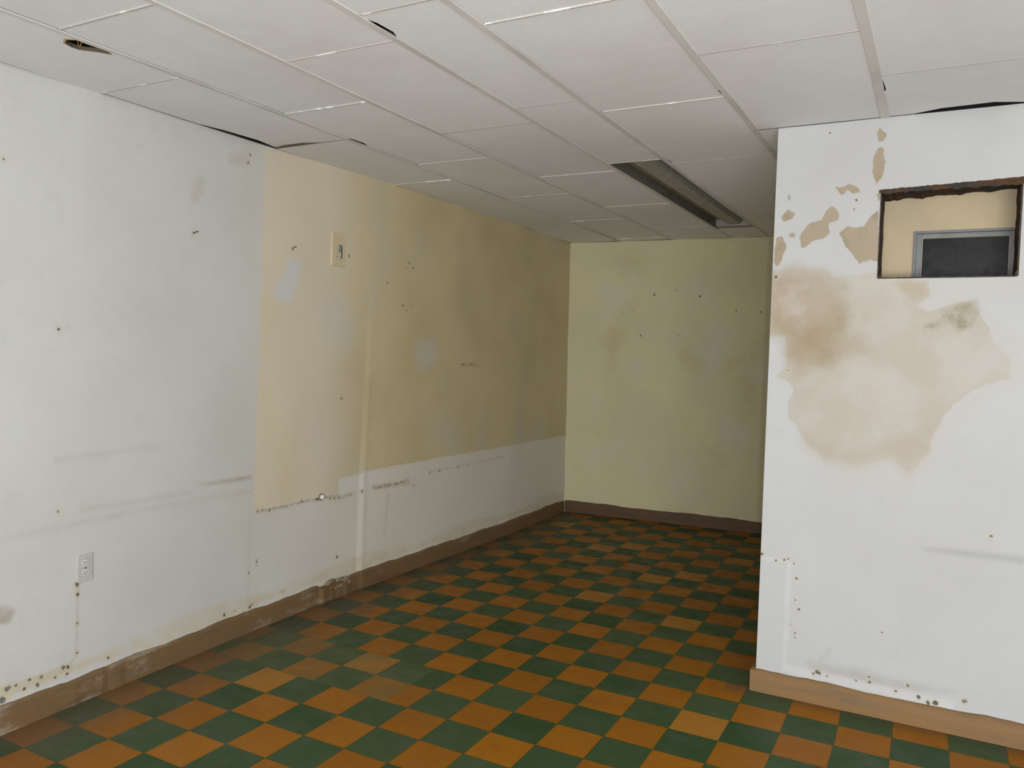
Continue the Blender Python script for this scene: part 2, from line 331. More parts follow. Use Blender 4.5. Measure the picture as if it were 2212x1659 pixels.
# floor: checker of orange and green tiles, a relaid strip by the left wall stands out of line
m = Mat('checker_floor_tiles', 0.5, 0.22)
x = m.x / 0.2; y = m.y / 0.2
far = (y - 8).max(0.0)
x1 = x + far * 0.012; y1 = y + far * 0.035
inp = y1.gt(5.0) * y1.lt(7.0) * x1.lt(4.4)
x1 = x1 + inp * 0.6
wx = (m.noise(2.2, 2, off=(0, 3, 0)) - 0.5) * 0.03; wy = (m.noise(2.2, 2, off=(5, 0, 0)) - 0.5) * 0.03
x1 = x1 + wx; y1 = y1 + wy
ix, iy = x1.floor(), y1.floor()
par = (ix + iy).mod(2.0)
tv = m.white(m.vec(ix, iy, inp * 7))
tv2 = m.white(m.vec(iy, ix, 3.0))
orange = m.mix(rgb(134, 83, 6), rgb(148, 93, 10), tv)
orange = m.mix(orange, rgb(126, 76, 22), m.noise(7, 5, 0.65).step(0.45, 0.8, 0, .65))
green = m.mix(rgb(42, 68, 35), rgb(62, 80, 48), tv)
green = m.mix(green, rgb(74, 78, 72), m.noise(6, 5, 0.65, off=(4, 4, 4)).step(0.45, 0.8, 0, .65))
fx = x1 - ix; fy = y1 - iy
edge = fx.min(fy).min((fx * -1 + 1).min(fy * -1 + 1))
c = m.mix(green, orange, par)
c = m.mix(c, rgb(58, 62, 30), edge.step(0.0, 0.022, .75, 0))
c = m.mix(c, rgb(180, 132, 56), (tv2.gt(0.93) * par) * 0.35)
# grey worn film: stronger along the left wall, in the relaid strip and beside the partition
dl = (m.x + 0.17) + (m.noise(3.0, 5, 0.65) - 0.5) * 0.9
film = dl.step(0.0, 0.45, 0.62, 0.0)
c = m.mix(c, rgb(88, 80, 66), film)
c = m.mix(c, rgb(92, 96, 62), inp * m.noise(4, 4, 0.6, off=(2, 0, 0)).step(0.3, 0.7, .1, .55))
c = m.mix(c, rgb(92, 82, 70), m.noise(2.2, 5, 0.65, off=(8, 1, 0)).step(0.55, 0.78, 0, .30))
# paint and plaster flecks
fleck = m.noise(38, 2, 0.5).step(0.79, 0.83) * dl.step(0.0, 0.6, 1, 0)
c = m.mix(c, rgb(176, 166, 148), fleck)
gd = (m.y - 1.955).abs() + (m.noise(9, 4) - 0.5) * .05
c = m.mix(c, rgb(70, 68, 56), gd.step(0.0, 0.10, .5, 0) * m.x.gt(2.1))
m.col(c); m.rough(m.noise(9, 4).step(0.3, 0.7, .45, .65))
m.bump(m.noise(14, 4) + edge.step(0, 0.03) * 0.4, 0.001, 0.3)
FLOOR = m.m

# skirting
def board_mat(name, a, b, d, white):
    m = Mat(name, 0.6, 0.3)
    c = m.mix(a, b, m.noise(9, 5, 0.65, stretch=(.35, .35, 2.5)).step(0.35, 0.68))
    c = m.mix(c, d, m.noise(5, 5, 0.6, off=(3, 1, 1), stretch=(.5, .5, 3)).step(0.5, 0.75, 0, .8))
    if white: c = m.mix(c, white, (m.noise(3.5, 5, 0.7, off=(6, 3, 2), stretch=(1, .7, 2.2)) + m.y * -0.03).step(0.48, 0.62, 0, .8))
    m.col(c); m.bump(m.noise(30, 4), 0.002, 0.5); return m.m
BOARD_L = board_mat('left_skirting_wood', rgb(116, 90, 58), rgb(108, 88, 64), rgb(84, 68, 50), rgb(146, 134, 118))
BOARD_R = board_mat('right_skirting_wood', rgb(134, 101, 62), rgb(124, 99, 68), rgb(106, 88, 66), None)
BOARD_B = board_mat('back_skirting_wood', rgb(98, 74, 54), rgb(90, 69, 51), rgb(76, 61, 48), None)

# ------------------------------------------------------------------ walls
BX = [-4.6, 0, .6, 1.37, 1.87, 2.165, 2.205, 3.3, 4, 5.2, 5.6]
BV = [-.175, -.175, -.198, -.222, -.224, -.2255, -.2165, -.176, -.152, -.165, -.165]
TX = [-4.6, 0, .35, 1.3, 1.75, 2.4, 3.1, 4, 5.2, 5.6]
TV = [-.20, -.200, -.190, -.190, -.175, -.138, -.130, -.152, -.178, -.178]
def xleft(Y, Z):
    t = np.clip((np.asarray(Z) - .11) / 2.404, 0, 1); t = np.clip(t, 0, 1)
    t = t * t * (3 - 2 * t)
    return np.interp(Y, BX, BV) * (1 - t) + np.interp(Y, TX, TV) * t
def left_fn(U, V): return xleft(U, V) + .0015 * np.sin(U * 9) * np.sin(V * 7), U, V
us = seg((-4.6, -.1, .25), (-.1, .5, .005), (.5, 2.8, .0125), (2.8, 5.3, .02)); vz = seg((0, .8, .01), (.8, H + .002, .014))
LL = {
 'cream': lambda U, V: np.minimum(np.maximum.reduce([1.312 + .012 * (V - 1.5) * 0 + .018 * (V - .63) / 1.87 - U, .632 + .0018 * np.sin(U * 13) + .001 * np.sin(U * 41) + .082 * (U > 1.975) + .018 * (U > 2.19) - .012 * np.clip((U - 3) / 2, 0, 1) - V]), .2),
 'blotch': lambda U, V: np.minimum(sd_poly(U, V, DATA['blotL']), sd_poly(U, V, [(-9, -9), (-9, -8.9), (-8.9, -9)])),
 'haze': lambda U, V: np.minimum(sd_poly(U, V, DATA['blot2']), sd_poly(U, V, DATA['blot3'])),
 'plaster': lambda U, V: sd_poly(U, V, DATA['plasterL']),
 'scar': lambda U, V: np.minimum.reduce([sd_line(U, V, SCAR, .006), sd_poly(U, V, DATA['farscar']), sd_line(U, V, [(2.72, .65), (2.71, .50)], .004), sd_line(U, V, [(.3, .16), (-.4, .12)], .012)]),
 'rust': lambda U, V: np.minimum.reduce([sd_line(U, V, [(1.33, .622), (1.5, .618), (1.69, .622), (1.98, .615)], .007), sd_line(U, V, [(2.9, .645), (3.3, .642), (3.9, .65)], .004), sd_line(U, V, [(1.34, .37), (1.345, .32)], .005), sd_line(U, V, [(2.3, .61), (2.62, .615)], .008), sd_line(U, V, [(3.2, 1.392), (3.5, 1.38)], .008)]),
 'smudge': lambda U, V: np.minimum.reduce([sd_poly(U, V, DATA['smL']), sd_poly(U, V, DATA['stainL']) + .01, sd_line(U, V, [(1.95, .60), (2.1, .60)], .008)]),
 'streak_shadow': lambda U, V: np.minimum.reduce([sd_line(U, V, [(.24, 1.02), (.72, 1.03)], .008), sd_line(U, V, [(-.3, .74), (.57, .75), (1.29, .74)], .010), sd_line(U, V, [(.35, .80), (.9, .79)], .008), sd_line(U, V, [(2.23, .1), (2.225, .9), (2.22, 1.3)], .014), sd_line(U, V, [(2.45, .55), (2.42, .3)], .012), sd_line(U, V, [(1.285, .12), (1.29, .62)], .006), sd_line(U, V, [(.93, 2.25), (.9, 2.18)], .03), sd_line(U, V, [(1.19, 2.42), (1.12, 2.40)], .03)]),
 'chiphalo': lambda U, V: np.minimum.reduce([np.hypot(U - a, V - b) - r_ * .9 - .004 for a, b, r_ in DATA['dotsL']]),
 'basedirt': lambda U, V: np.abs(V - .15) - .035 + .02 * np.sin(U * 5),
}
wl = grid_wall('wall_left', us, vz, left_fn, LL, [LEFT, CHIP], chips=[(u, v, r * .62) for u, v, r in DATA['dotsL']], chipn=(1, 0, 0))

YF = 1.976; XE = 2.228
OX0, OX1, OZ0, OZ1 = 2.655, 3.150, 1.850, 2.207
us = seg((XE, OX0, .007)); us = np.unique(np.concatenate([us, np.linspace(OX0, OX1, 51), np.arange(OX1 + .01, 3.5, .012), np.arange(3.6, 5.61, .25)]))
vz = np.unique(np.round(np.concatenate([np.arange(0, OZ0, .01), np.linspace(OZ0, OZ1, 38), np.arange(OZ1 + .01, H, .01), [H]]), 5))
RL = {
 'halo': lambda U, V: sd_poly(U, V, DATA['halo']), 'main': lambda U, V: sd_poly(U, V, DATA['main']), 'low': lambda U, V: sd_poly(U, V, DATA['beigeLow']),
 'beige': lambda U, V: sd_poly(U, V, DATA['beigeR']), 'damp': lambda U, V: sd_poly(U, V, DATA['damp']), 'damp2': lambda U, V: sd_poly(U, V, DATA['damp2']),
 'efflo': lambda U, V: sd_poly(U, V, [(2.27, 1.80), (2.36, 1.83), (2.40, 1.74), (2.36, 1.66), (2.29, 1.68)]),
 'chiphalo': lambda U, V: np.minimum.reduce([np.hypot(U - a, V - b) - r_ * .9 - .003 for a, b, r_ in DATA['dotsR']]),
 'filler': lambda U, V: np.minimum.reduce([sd_line(U, V, [(2.352, .60), (2.350, .12)], .009), sd_line(U, V, [(2.25, .605), (2.352, .605)], .007), sd_line(U, V, [(2.36, .125), (2.70, .118), (3.0, .112)], .018)]),
 'mold': lambda U, V: sd_poly(U, V, DATA['moldA']),
 'patch': lambda U, V: sd_union(U, V, [DATA['p_' + k] for k in 'abcdefghij']),
 'smudge': lambda U, V: sd_poly(U, V, DATA['smudge']), 'grime': lambda U, V: np.minimum(sd_poly(U, V, DATA['basegrime']), sd_line(U, V, [(2.50, .19), (2.53, .24)], .001)),
}
inside = lambda cu, cv: (cu > OX0) & (cu < OX1) & (cv > OZ0) & (cv < OZ1)
wr = grid_wall('wall_right', us, vz, lambda U, V: (U, np.full_like(U, YF) + .0012 * np.sin(U * 11) * np.sin(V * 8), V), RL, [RIGHT, CHIP], skip=inside, chips=[(u, v, r * .62) for u, v, r in DATA['dotsR'] if not (OX0 < u < OX1 and OZ0 < v < OZ1)], chipn=(0, -1, 0))
# side and back of the partition, broken brick round the opening
PAINT2 = simple('partition_side_paint', rgb(196, 188, 160), 0.7)
bm = bmesh.new()
DEP = 2.18
def quad(bm, pts, mi=0):
    f = bm.faces.new([bm.verts.new(p) for p in pts]); f.material_index = mi
quad(bm, [(XE, YF, 0), (XE, 5.4, 0), (XE, 5.4, H), (XE, YF, H)])
structure(obj('wall_return', bm, PAINT2))

m = Mat('broken_brick', 0.9, 0.1)
c = m.mix(rgb(82, 60, 46), rgb(58, 56, 52), m.noise(13, 4, 0.6).step(0.40, 0.56))
c = m.mix(c, rgb(74, 56, 34), m.noise(30, 3, off=(2, 2, 2)).step(0.55, 0.7)); m.col(c); m.bump(m.noise(60, 5), 0.006, 0.8); BRICK = m.m
rnd = random.Random(11)
bm = bmesh.new()
def ribbon(p0, p1, inward, depth, jag, n, back):
    """ragged masonry reveal from p0 to p1 (x, z) on the wall face, running back to the panel"""
    rows = []
    for i in range(n + 1):
        t = i / n; x = p0[0] + (p1[0] - p0[0]) * t; z = p0[1] + (p1[1] - p0[1]) * t
        j = jag * (0.5 + 0.5 * math.sin(i * .62 + rnd.random() * .8)) * (0.5 + rnd.random())
        row = []
        for q, (yy, s) in enumerate(((YF - .0015, .15), (YF + .012, .8), (YF + depth * .35, 1.0), (YF + depth * .7, .9 + rnd.random() * .3), (YF + depth, .7))):
            row.append(bm.verts.new((x + inward[0] * j * s, yy, z + inward[1] * j * s)))
        rows.append(row)
    for a, b in zip(rows, rows[1:]):
        for k in range(4): bm.faces.new((a[k], b[k], b[k + 1], a[k + 1]))
W4 = DEP - YF
ribbon((OX0, OZ1 + .002), (OX1, OZ1 + .020), (0, -1), W4, .010, 40, True)
ribbon((OX0, OZ0), (OX0, OZ1), (1, 0), W4, .002, 24, True)
ribbon((OX1, OZ0), (OX1, OZ1 + .02), (-1, 0), W4, .004, 24, True)
ribbon((OX0, OZ0), (OX1, OZ0), (0, 1), W4, .004, 40, True)
o = obj('opening_edge', bm, BRICK, wr); o['label'] = 'ragged broken brick edge of the opening'
# lip of torn plaster along the top of the opening, rising to the right
bm = bmesh.new(); n = 46; lo, hi = [], []
for i in range(n + 1):
    t = i / n; x = OX0 - .01 + (OX1 - OX0 + .02) * t
    lo.append((x, OZ1 - .004 - .008 * abs(math.sin(i * .55)) * rnd.random() + .004 * t)); hi.append((x, OZ1 + .008 + .016 * t + .003 * rnd.random()))
for (a, b), (c_, d_) in zip(zip(lo, lo[1:]), zip(hi, hi[1:])):
    q = [bm.verts.new((p[0], YF - .0022, p[1])) for p in (a, b)] + [bm.verts.new((p[0], YF - .0018, p[1])) for p in (d_, c_)]
    bm.faces.new(q)
    q2 = [bm.verts.new((a[0], YF - .0022, a[1])), bm.verts.new((b[0], YF - .0022, b[1])), bm.verts.new((b[0], YF + .02, b[1] + .004)), bm.verts.new((a[0], YF + .02, a[1] + .004))]
    bm.faces.new(q2)
obj('broken_lintel', bm, BRICK, wr)
bm = bmesh.new(); rr = random.Random(21)
def rim(pts, nx, nz, wbase):
    prev = None
    for i, (x, z) in enumerate(pts):
        wd = wbase * (0.45 + 0.5 * rr.random() + (0.9 if i in (0, 1, len(pts) - 1) else 0))
        a_ = bm.verts.new((x - nx * .001, YF - .0016, z - nz * .001)); b_ = bm.verts.new((x + nx * wd, YF - .0020, z + nz * wd)); c_ = bm.verts.new((x + nx * wd, YF + .03, z + nz * wd))
        if prev: bm.faces.new((prev[0], a_, b_, prev[1])); bm.faces.new((prev[1], b_, c_, prev[2]))
        prev = (a_, b_, c_)
rim([(OX0 - .002, OZ0 + (OZ1 - OZ0) * t / 30) for t in range(31)], 1, 0, .0022)
rim([(OX0 + (OX1 - OX0) * t / 44, OZ0 - .002) for t in range(45)], 0, 1, .0060)
rim([(OX1 + .004, OZ0 + (OZ1 + .012 - OZ0) * t / 30) for t in range(31)], -1, 0, .007)
obj('opening_rim', bm, simple('dark_broken_rim', rgb(72, 64, 56), .9, 0, .4, 30), wr)
# panel seen inside the opening with a window set in it
WX0, WX1, WZ1 = 2.778, 3.165, 2.066
m = Mat('recess_panel_paint', 0.7, 0.2)
m.col(m.mix(rgb(184, 167, 136), rgb(176, 161, 134), m.noise(5, 4).step(0.35, 0.65))); PANEL = m.m
bm = bmesh.new()
box(bm, (2.50, DEP, 1.70), (WX0, DEP + .015, 2.40)); box(bm, (WX0, DEP, WZ1), (WX1, DEP + .015, 2.40)); box(bm, (WX1, DEP, 1.70), (3.32, DEP + .015, 2.40)); box(bm, (WX0, DEP, 1.70), (WX1, DEP + .015, 1.76))
obj('recess_panel', bm, PANEL, wr)
FRAME = simple('window_frame_metal', rgb(116, 117, 117), 0.5, 0.1, .15)
FRAMEB = simple('window_frame_inner', rgb(150, 142, 128), 0.6)
bm = bmesh.new()
a0, a1, b0, b1 = WX0, WX1, 1.76, WZ1
def frame_ring(bm, x0, x1, z0, z1, wdt, y0, y1, mi=0):
    box(bm, (x0, y0, z0), (x0 + wdt, y1, z1), .001, mi); box(bm, (x1 - wdt, y0, z0), (x1, y1, z1), .001, mi)
    box(bm, (x0 + wdt, y0, z1 - wdt), (x1 - wdt, y1, z1), .001, mi); box(bm, (x0 + wdt, y0, z0), (x1 - wdt, y1, z0 + wdt), .001, mi)
win = structure(thing('window_1', 'small dark window set in the beige panel inside the wall opening', 'window', (0, 0, 0)))
frame_ring(bm, a0, a1, b0, b1, .010, DEP - .012, DEP + .03); frame_ring(bm, a0 + .010, a1 - .010, b0 + .010, b1 - .010, .022, DEP + .004, DEP + .03)
obj('window_frame', bm, FRAME, win)
bm = bmesh.new(); frame_ring(bm, a0 + .030, a1 - .030, b0 + .030, b1 - .022, .005, DEP + .0, DEP + .03); obj('window_bead', bm, FRAMEB, win)
m = Mat('dark_window_glass', 0.3, 0.15); c = m.mix(rgb(22, 23, 21), rgb(44, 46, 44), m.noise(14, 4, 0.6).step(0.6, 0.8)); m.col(c); m.rough(m.noise(12, 4).step(.4, .7, .25, .5)); GLASS = m.m
bm = bmesh.new(); box(bm, (a0 + .03, DEP + .022, b0 + .03), (a1 - .03, DEP + .027, b1 - .02)); obj('window_pane', bm, GLASS, win)

def back_y(X_): return 5.147 + .064 * X_
us = seg((-.45, 2.4, .015)); vz = seg((0, H, .015))
grid_wall('wall_back', us, vz, lambda U, V: (U, back_y(U), V), {'line': lambda U, V: np.minimum(np.abs(V - .70) - .006, sd_line(U, V, [(0, .42), (1.6, .40)], .004))}, [BACK, CHIP], chips=[(u, v, r * .7) for u, v, r in DATA['dotsB']], chipn=(0, -1, 0))
# the front part of the room, behind the camera
PLAIN = simple('plain_white_paint', rgb(205, 205, 202), 0.7)
bm = bmesh.new(); quad(bm, [(5.6, -4.6, 0), (5.6, YF, 0), (5.6, YF, 2.62), (5.6, -4.6, 2.62)]); structure(obj('wall_side', bm, PLAIN))
bm = bmesh.new()
for a, b in (((-.3, -4.6, 0), (1.0, -4.4, 2.62)), ((5.2, -4.6, 0), (5.6, -4.4, 2.62)), ((1.0, -4.6, 0), (5.2, -4.4, .15)), ((1.0, -4.6, 2.4), (5.2, -4.4, 2.62))): box(bm, a, b)
structure(obj('wall_front', bm, PLAIN))

# ------------------------------------------------------------------ floor
bm = bmesh.new(); box(bm, (-.5, -4.7, -.08), (5.7, 5.6, 0)); structure(obj('floor', bm, FLOOR))

# ------------------------------------------------------------------ skirting boards
def board(name, path, nrm, mat, h, thick, seed, ragged, dips=()):
    """skirting along path [(x, y)...] with a worn, uneven top edge"""
    r = random.Random(seed); bm = bmesh.new(); rows = []
    P = [Vector(p) for p in path]
    for i, p in enumerate(P):
        s = i
        top = h + ragged * (math.sin(s * .31) * .5 + math.sin(s * .83 + 1) * .3 + (r.random() - .5) * .5)
        th = thick
        for (y0, y1, dh, dt) in dips:
            if y0 < p.y < y1: top += dh * (1 + .4 * (r.random() - .5)); th += dt * r.random()
        n = Vector(nrm)
        prof = [(0, 0), (th, 0), (th, top * .55), (th * .92, top - .012), (th * .55, top - .003), (0, top)]
        rows.append([bm.verts.new((p.x + n.x * a, p.y + n.y * a, b)) for a, b in prof])
    for a, b in zip(rows, rows[1:]):
        for k in range(5): bm.faces.new((a[k], b[k], b[k + 1], a[k + 1]))
    bm.faces.new(rows[0]); bm.faces.new(rows[-1][::-1])
    return structure(obj(name, bm, mat))
ys = np.concatenate([np.arange(-4.3, -.2, .1), np.arange(-.2, 5.13, .03)])
board('baseboard_left', [(float(xleft(y, .05)) - .004, float(y)) for y in ys], (1, 0), BOARD_L, .110, .020, 3, .006, dips=((.25, .55, -.004, .004), (1.84, 2.1, -.012, .012)))
xs = np.arange(-.15, 2.2, .05)
board('baseboard_back', [(float(x), back_y(float(x)) + .004) for x in xs], (0, -1), BOARD_B, .105, .016, 5, .008)
xs = np.arange(2.208, 5.55, .04)
board('baseboard_right', [(float(x), YF + .004) for x in xs], (0, -1), BOARD_R, .096, .026, 8, .006)
bm = bmesh.new(); box(bm, (2.205, YF - .02, 0), (XE, YF + .8, .094), .002); structure(obj('baseboard_return', bm, BOARD_R))
# lump of fallen plaster over the skirting where the board is missing
m = Mat('plaster_rubble', 0.9, 0.1); m.col(m.mix(rgb(150, 140, 124), rgb(112, 94, 76), m.noise(22, 5, .65).step(.4, .62))); m.bump(m.noise(50, 4), .004, .8); RUBBLE = m.m
bm = bmesh.new(); r = random.Random(4)
for k in range(16):
    y = 1.85 + .24 * r.random(); rr = .008 + .010 * r.random(); z = .112 - .05 * r.random() ** 2 - (y - 1.85) * .05
    q = bmesh.ops.create_icosphere(bm, subdivisions=3, radius=1)
    for v in q['verts']:
        n = v.co.copy(); j = 1 + .35 * math.sin(n.x * 5 + k) * math.cos(n.y * 6 + n.z * 4) + .15 * math.sin(n.y * 13 + k) * math.sin(n.z * 11)
        v.co = Vector((float(xleft(y, .1)) + .012 + n.x * .009 * j, y + n.y * rr * 2.2 * j, z + n.z * rr * .8 * j))
o = obj('plaster_lump', bm, RUBBLE, None, True); tag(o, 'crumbled grey plaster clinging to the broken skirting of the left wall', 'plaster'); o['kind'] = 'stuff'

# ------------------------------------------------------------------ dropped ceiling
LX = [-.21, .30, .785, 1.285, 1.595, 2.13, 2.655, 3.165, 3.70, 4.24, 4.78, 5.32, 5.62]
phase = [.42, -.07, .46, .25, .47, .98, .44, .98, .44, .98, .44, .98]
pitch = [.975, 1.02, 1.02, 1.02, .985, .99, .99, 1, 1, 1, 1, 1]
bm = bmesh.new(); rt = random.Random(2); tees = []
G = .0035
def edge_pts(a, b, notches, inward):
    """outline points from a to b; notches (t0, t1, depth) open the joint there"""
    a, b = Vector(a), Vector(b); pts = [a]; n = Vector(inward)
    for t0, t1, dp in sorted(notches):
        pts += [a.lerp(b, t0), a.lerp(b, t0 + (t1 - t0) * .3) + n * dp, a.lerp(b, t0 + (t1 - t0) * .75) + n * dp * .8, a.lerp(b, t1)]
    return pts
def col_limits(cx):
    y_end = back_y(cx) - .004 if cx < XE - .1 else YF - .003
    if LX[5] - .01 < cx < LX[6]: y_end = YF - .003
    return y_end
special = {}
def add_panel(c, x0, x1, y0, y1):
    key = (c, round(y0, 2)); k = {'b': [], 'r': [], 't': [], 'l': []}
    W = .0135
    if c == 1 and abs(y0 - 1.97) < .06: pass
    if c == 0 and abs(y1 - 1.395) < .05: k['l'] = [(.0, .5, .030)]; k['t'] = [(.36, 1.0, .026)]
    if c == 0 and y0 < 0 < y1: pass
    if c == 2 and y0 < .3 < y1: k['r'] = [(.72, .97, W)]
    if c == 3 and abs(y0 - .25) < .05: k['l'] = [(.80, .98, W + .008)]
    if c == 6 and y0 < 1.7 < y1 + .2: k['l'] = [(.55, .99, W + .006)]
    if c == 1 and abs(y0 - .95) < .06: k['l'] = [(.42, .60, W + .009)]; k['r'] = [(.30, .44, W + .006)]
    if c == 4 and abs(y0 - 1.455) < .06: k['l'] = [(.0, .1, W + .004)]
    if c == 4 and abs(y0 - .47) < .06: k['r'] = [(.90, .99, W + .006)]
    if c == 6 and y1 > 1.9: k['t'] = [(0.0, .80, .050)]
    if c == 0 and -.6 < y0 < -.5: k['r'] = [(.0, .65, W + .002)]
    gl = G
    P = edge_pts((x0 + gl, y0 + G), (x1 - G, y0 + G), k['b'], (0, 1)) + edge_pts((x1 - G, y0 + G), (x1 - G, y1 - G), k['r'], (-1, 0)) \
      + edge_pts((x1 - G, y1 - G), (x0 + gl, y1 - G), k['t'], (0, -1)) + edge_pts((x0 + gl, y1 - G), (x0 + gl, y0 + G), k['l'], (1, 0))
    P = [(p.x, p.y) for p in P]
    a, b, d = rt.uniform(-.002, .002), rt.uniform(-.002, .002), rt.uniform(-.001, .002)
    lift = .006 if (c == 0 and abs(y1 - 1.395) < .05) else 0
    dz = lambda x, y: d + a * (x - x0) + b * (y - y0) + lift * max(0, 1 - math.hypot(x - x0, y - y1) / .42)
    prism(bm, P, H, H + .014, 0, dz)
for c in range(len(LX) - 1):
    cx = (LX[c] + LX[c + 1]) / 2; ye = col_limits(cx)
    ys_ = []; y = phase[c]
    while y > -4.4: y -= pitch[c]
    while y < ye - .02:
        ys_.append(max(y, -4.4)); y += pitch[c]
    ys_.append(ye)
    if c == 3: ys_ = [v for v in ys_ if v < 2.0] + [2.33, 4.68, ye]
    x0, x1 = LX[c], LX[c + 1]
    for y0, y1 in zip(ys_, ys_[1:]):
        if c == 3 and abs(y0 - 2.33) < .01: continue
        if c == 3 and abs(y1 - 2.33) < .01 and y0 < 1: y0 = 1.27
        if c == 0:
            # follow the uneven left wall
            xl = float(min(xleft(y0, 2.5), xleft(y1, 2.5), xleft((y0 + y1) / 2, 2.5))) + .006
        else: xl = x0
        if c == 0 and y0 < 0 < y1:   # panel with the hole torn in it, pieced round the hole
            hx0, hx1, hy0, hy1 = .205, .282, .0, .145
            torn = [(hx0 + .01, hy0 + .01), (hx0 + .045, hy0 - .006), (hx1, hy0 + .012), (hx1 - .004, hy0 + .05), (hx1 + .002, hy1 - .02), (hx1 - .02, hy1), (hx1 - .045, hy1 - .035), (hx0 + .008, hy1 - .06), (hx0 - .006, hy0 + .05)]
            ring = [(xl + G, y0 + G), (x1 - G, y0 + G), (x1 - G, y1 - G), (xl + G, y1 - G)]
            hm = (hy0 + hy1) / 2
            # two halves that meet left and right of the hole
            lowp = [ring[0], ring[1], (x1 - G, hm), (torn[3][0], hm), torn[2], torn[1], torn[0], torn[8], (torn[8][0], hm), (xl + G, hm)]
            uppp = [(xl + G, hm), (torn[8][0], hm), torn[7], torn[6], torn[5], torn[4], (torn[3][0], hm), (x1 - G, hm), ring[2], ring[3]]
            lowp[3] = (torn[3][0], hm)
            prism(bm, lowp, H, H + .014); prism(bm, uppp, H, H + .014)
            TORN = torn
        else: add_panel(c, xl, x1, y0, y1)
        if c == 5 and y1 > 1.9: prism(bm, [(x0 + G, YF + .002), (XE - .004, YF + .002), (XE - .004, 5.27), (x0 + G, 5.27)], H, H + .014)
        tees.append((c, xl, x1, y1))
# deck above the tiles
box(bm, (-.62, -4.62, 2.62), (5.66, 5.62, 2.64), 0, 1)
box(bm, (-.62, -4.62, H + .02), (-.60, 5.62, 2.62), 0, 1); box(bm, (-.62, 5.60, H + .02), (5.66, 5.62, 2.62), 0, 1)
box(bm, (-.60, -4.62, H + .016), (-.215, 5.6, H + .020), 0, 1)
ceil = structure(obj('ceiling', bm, [TILE, DARK, simple('shaded_tile_edge', rgb(96, 88, 76), .95)]))  # tile sides coloured dark so the joints read as shaded gaps
bm = bmesh.new()
for i, x in enumerate(LX[1:-1]):
    ye = (back_y(x) if x < XE else YF) - .004; n = 60; wd = .0125 if i != 5 else .016
    y0 = -4.38; rows = []
    for k in range(n + 1):
        y = y0 + (ye - y0) * k / n; dx = .002 * math.sin(y * 3.1 + i * 2); zz = H - .0035 + .0012 * math.sin(y * 2.3 + i)
        rows.append([bm.verts.new((x + dx - wd, y, zz + .003)), bm.verts.new((x + dx - wd, y, zz)), bm.verts.new((x + dx + wd, y, zz)), bm.verts.new((x + dx + wd, y, zz + .003))])
    for a, b in zip(rows, rows[1:]):
        for k in range(4): bm.faces.new((a[k], b[k], b[(k + 1) % 4], a[(k + 1) % 4]))
obj('ceiling_grid', bm, BAR, ceil)
bm = bmesh.new()
for (c, x0, x1, y) in tees:
    if y > (back_y(x0) if x1 < XE else YF) - .02 or (c == 0 and abs(y - 1.395) < .05) : continue
    if c == 0 and y < 1: pass
    box(bm, (x0 + .014, y - .0032, H - .0012), (x1 - .014, y + .0032, H + .004))
obj('cross_tee', bm, TEE, ceil)

# ------------------------------------------------------------------ tubeless fluorescent troffer
TROF = simple('troffer_enamel', rgb(158, 157, 150), 0.5, 0.1, .2); TROFD = simple('troffer_side_shade', rgb(112, 112, 102), 0.55, 0.1, .2); TROFB = simple('troffer_inner_band', rgb(168, 152, 126), 0.5)  # sides and trim darkened in colour for the shade inside the channel
t = thing('ceiling_light', 'long recessed fluorescent ceiling fixture with no tubes and dark channel', 'ceiling light', (1.44, 3.5, H))
fy0, fy1 = 2.335 - 3.5, 4.675 - 3.5; fx0, fx1 = 1.300 - 1.44, 1.583 - 1.44
bm = bmesh.new()
box(bm, (fx0, fy0, .0), (fx0 + .003, fy1, .063), 0, 1); box(bm, (fx1 - .003, fy0, 0), (fx1, fy1, .063), 0, 1)
box(bm, (fx0, fy0, .063), (fx1, fy1, .066), 0, 2)
box(bm, (fx0, fy0, 0), (fx1, fy0 + .003, .063), 0, 0)
obj('housing', bm, [TROF, TROFD, TROFB], t)
bm = bmesh.new(); prof = [(-.050, .062), (-.040, .016), (.052, .016), (.082, .062)]
A_ = [bm.verts.new((x, fy0 + .01, z)) for x, z in prof]; B_ = [bm.verts.new((x, fy1 - .01, z)) for x, z in prof]
for i in range(4): bm.faces.new((A_[i], A_[(i + 1) % 4], B_[(i + 1) % 4], B_[i]))
bm.faces.new(A_); bm.faces.new(B_)
obj('ballast_cover', bm, TROF, t)
bm = bmesh.new(); box(bm, (fx0, fy1 - .06, .004), (fx1, fy1, .060), .004); obj('end_cap', bm, TROF, t)
bm = bmesh.new(); box(bm, (fx0 - .004, fy0, -.001), (fx0 + .004, fy1, .006), 0); box(bm, (fx1 - .004, fy0, -.001), (fx1 + .004, fy1, .006), 0); obj('trim_edge', bm, TROFD, t)

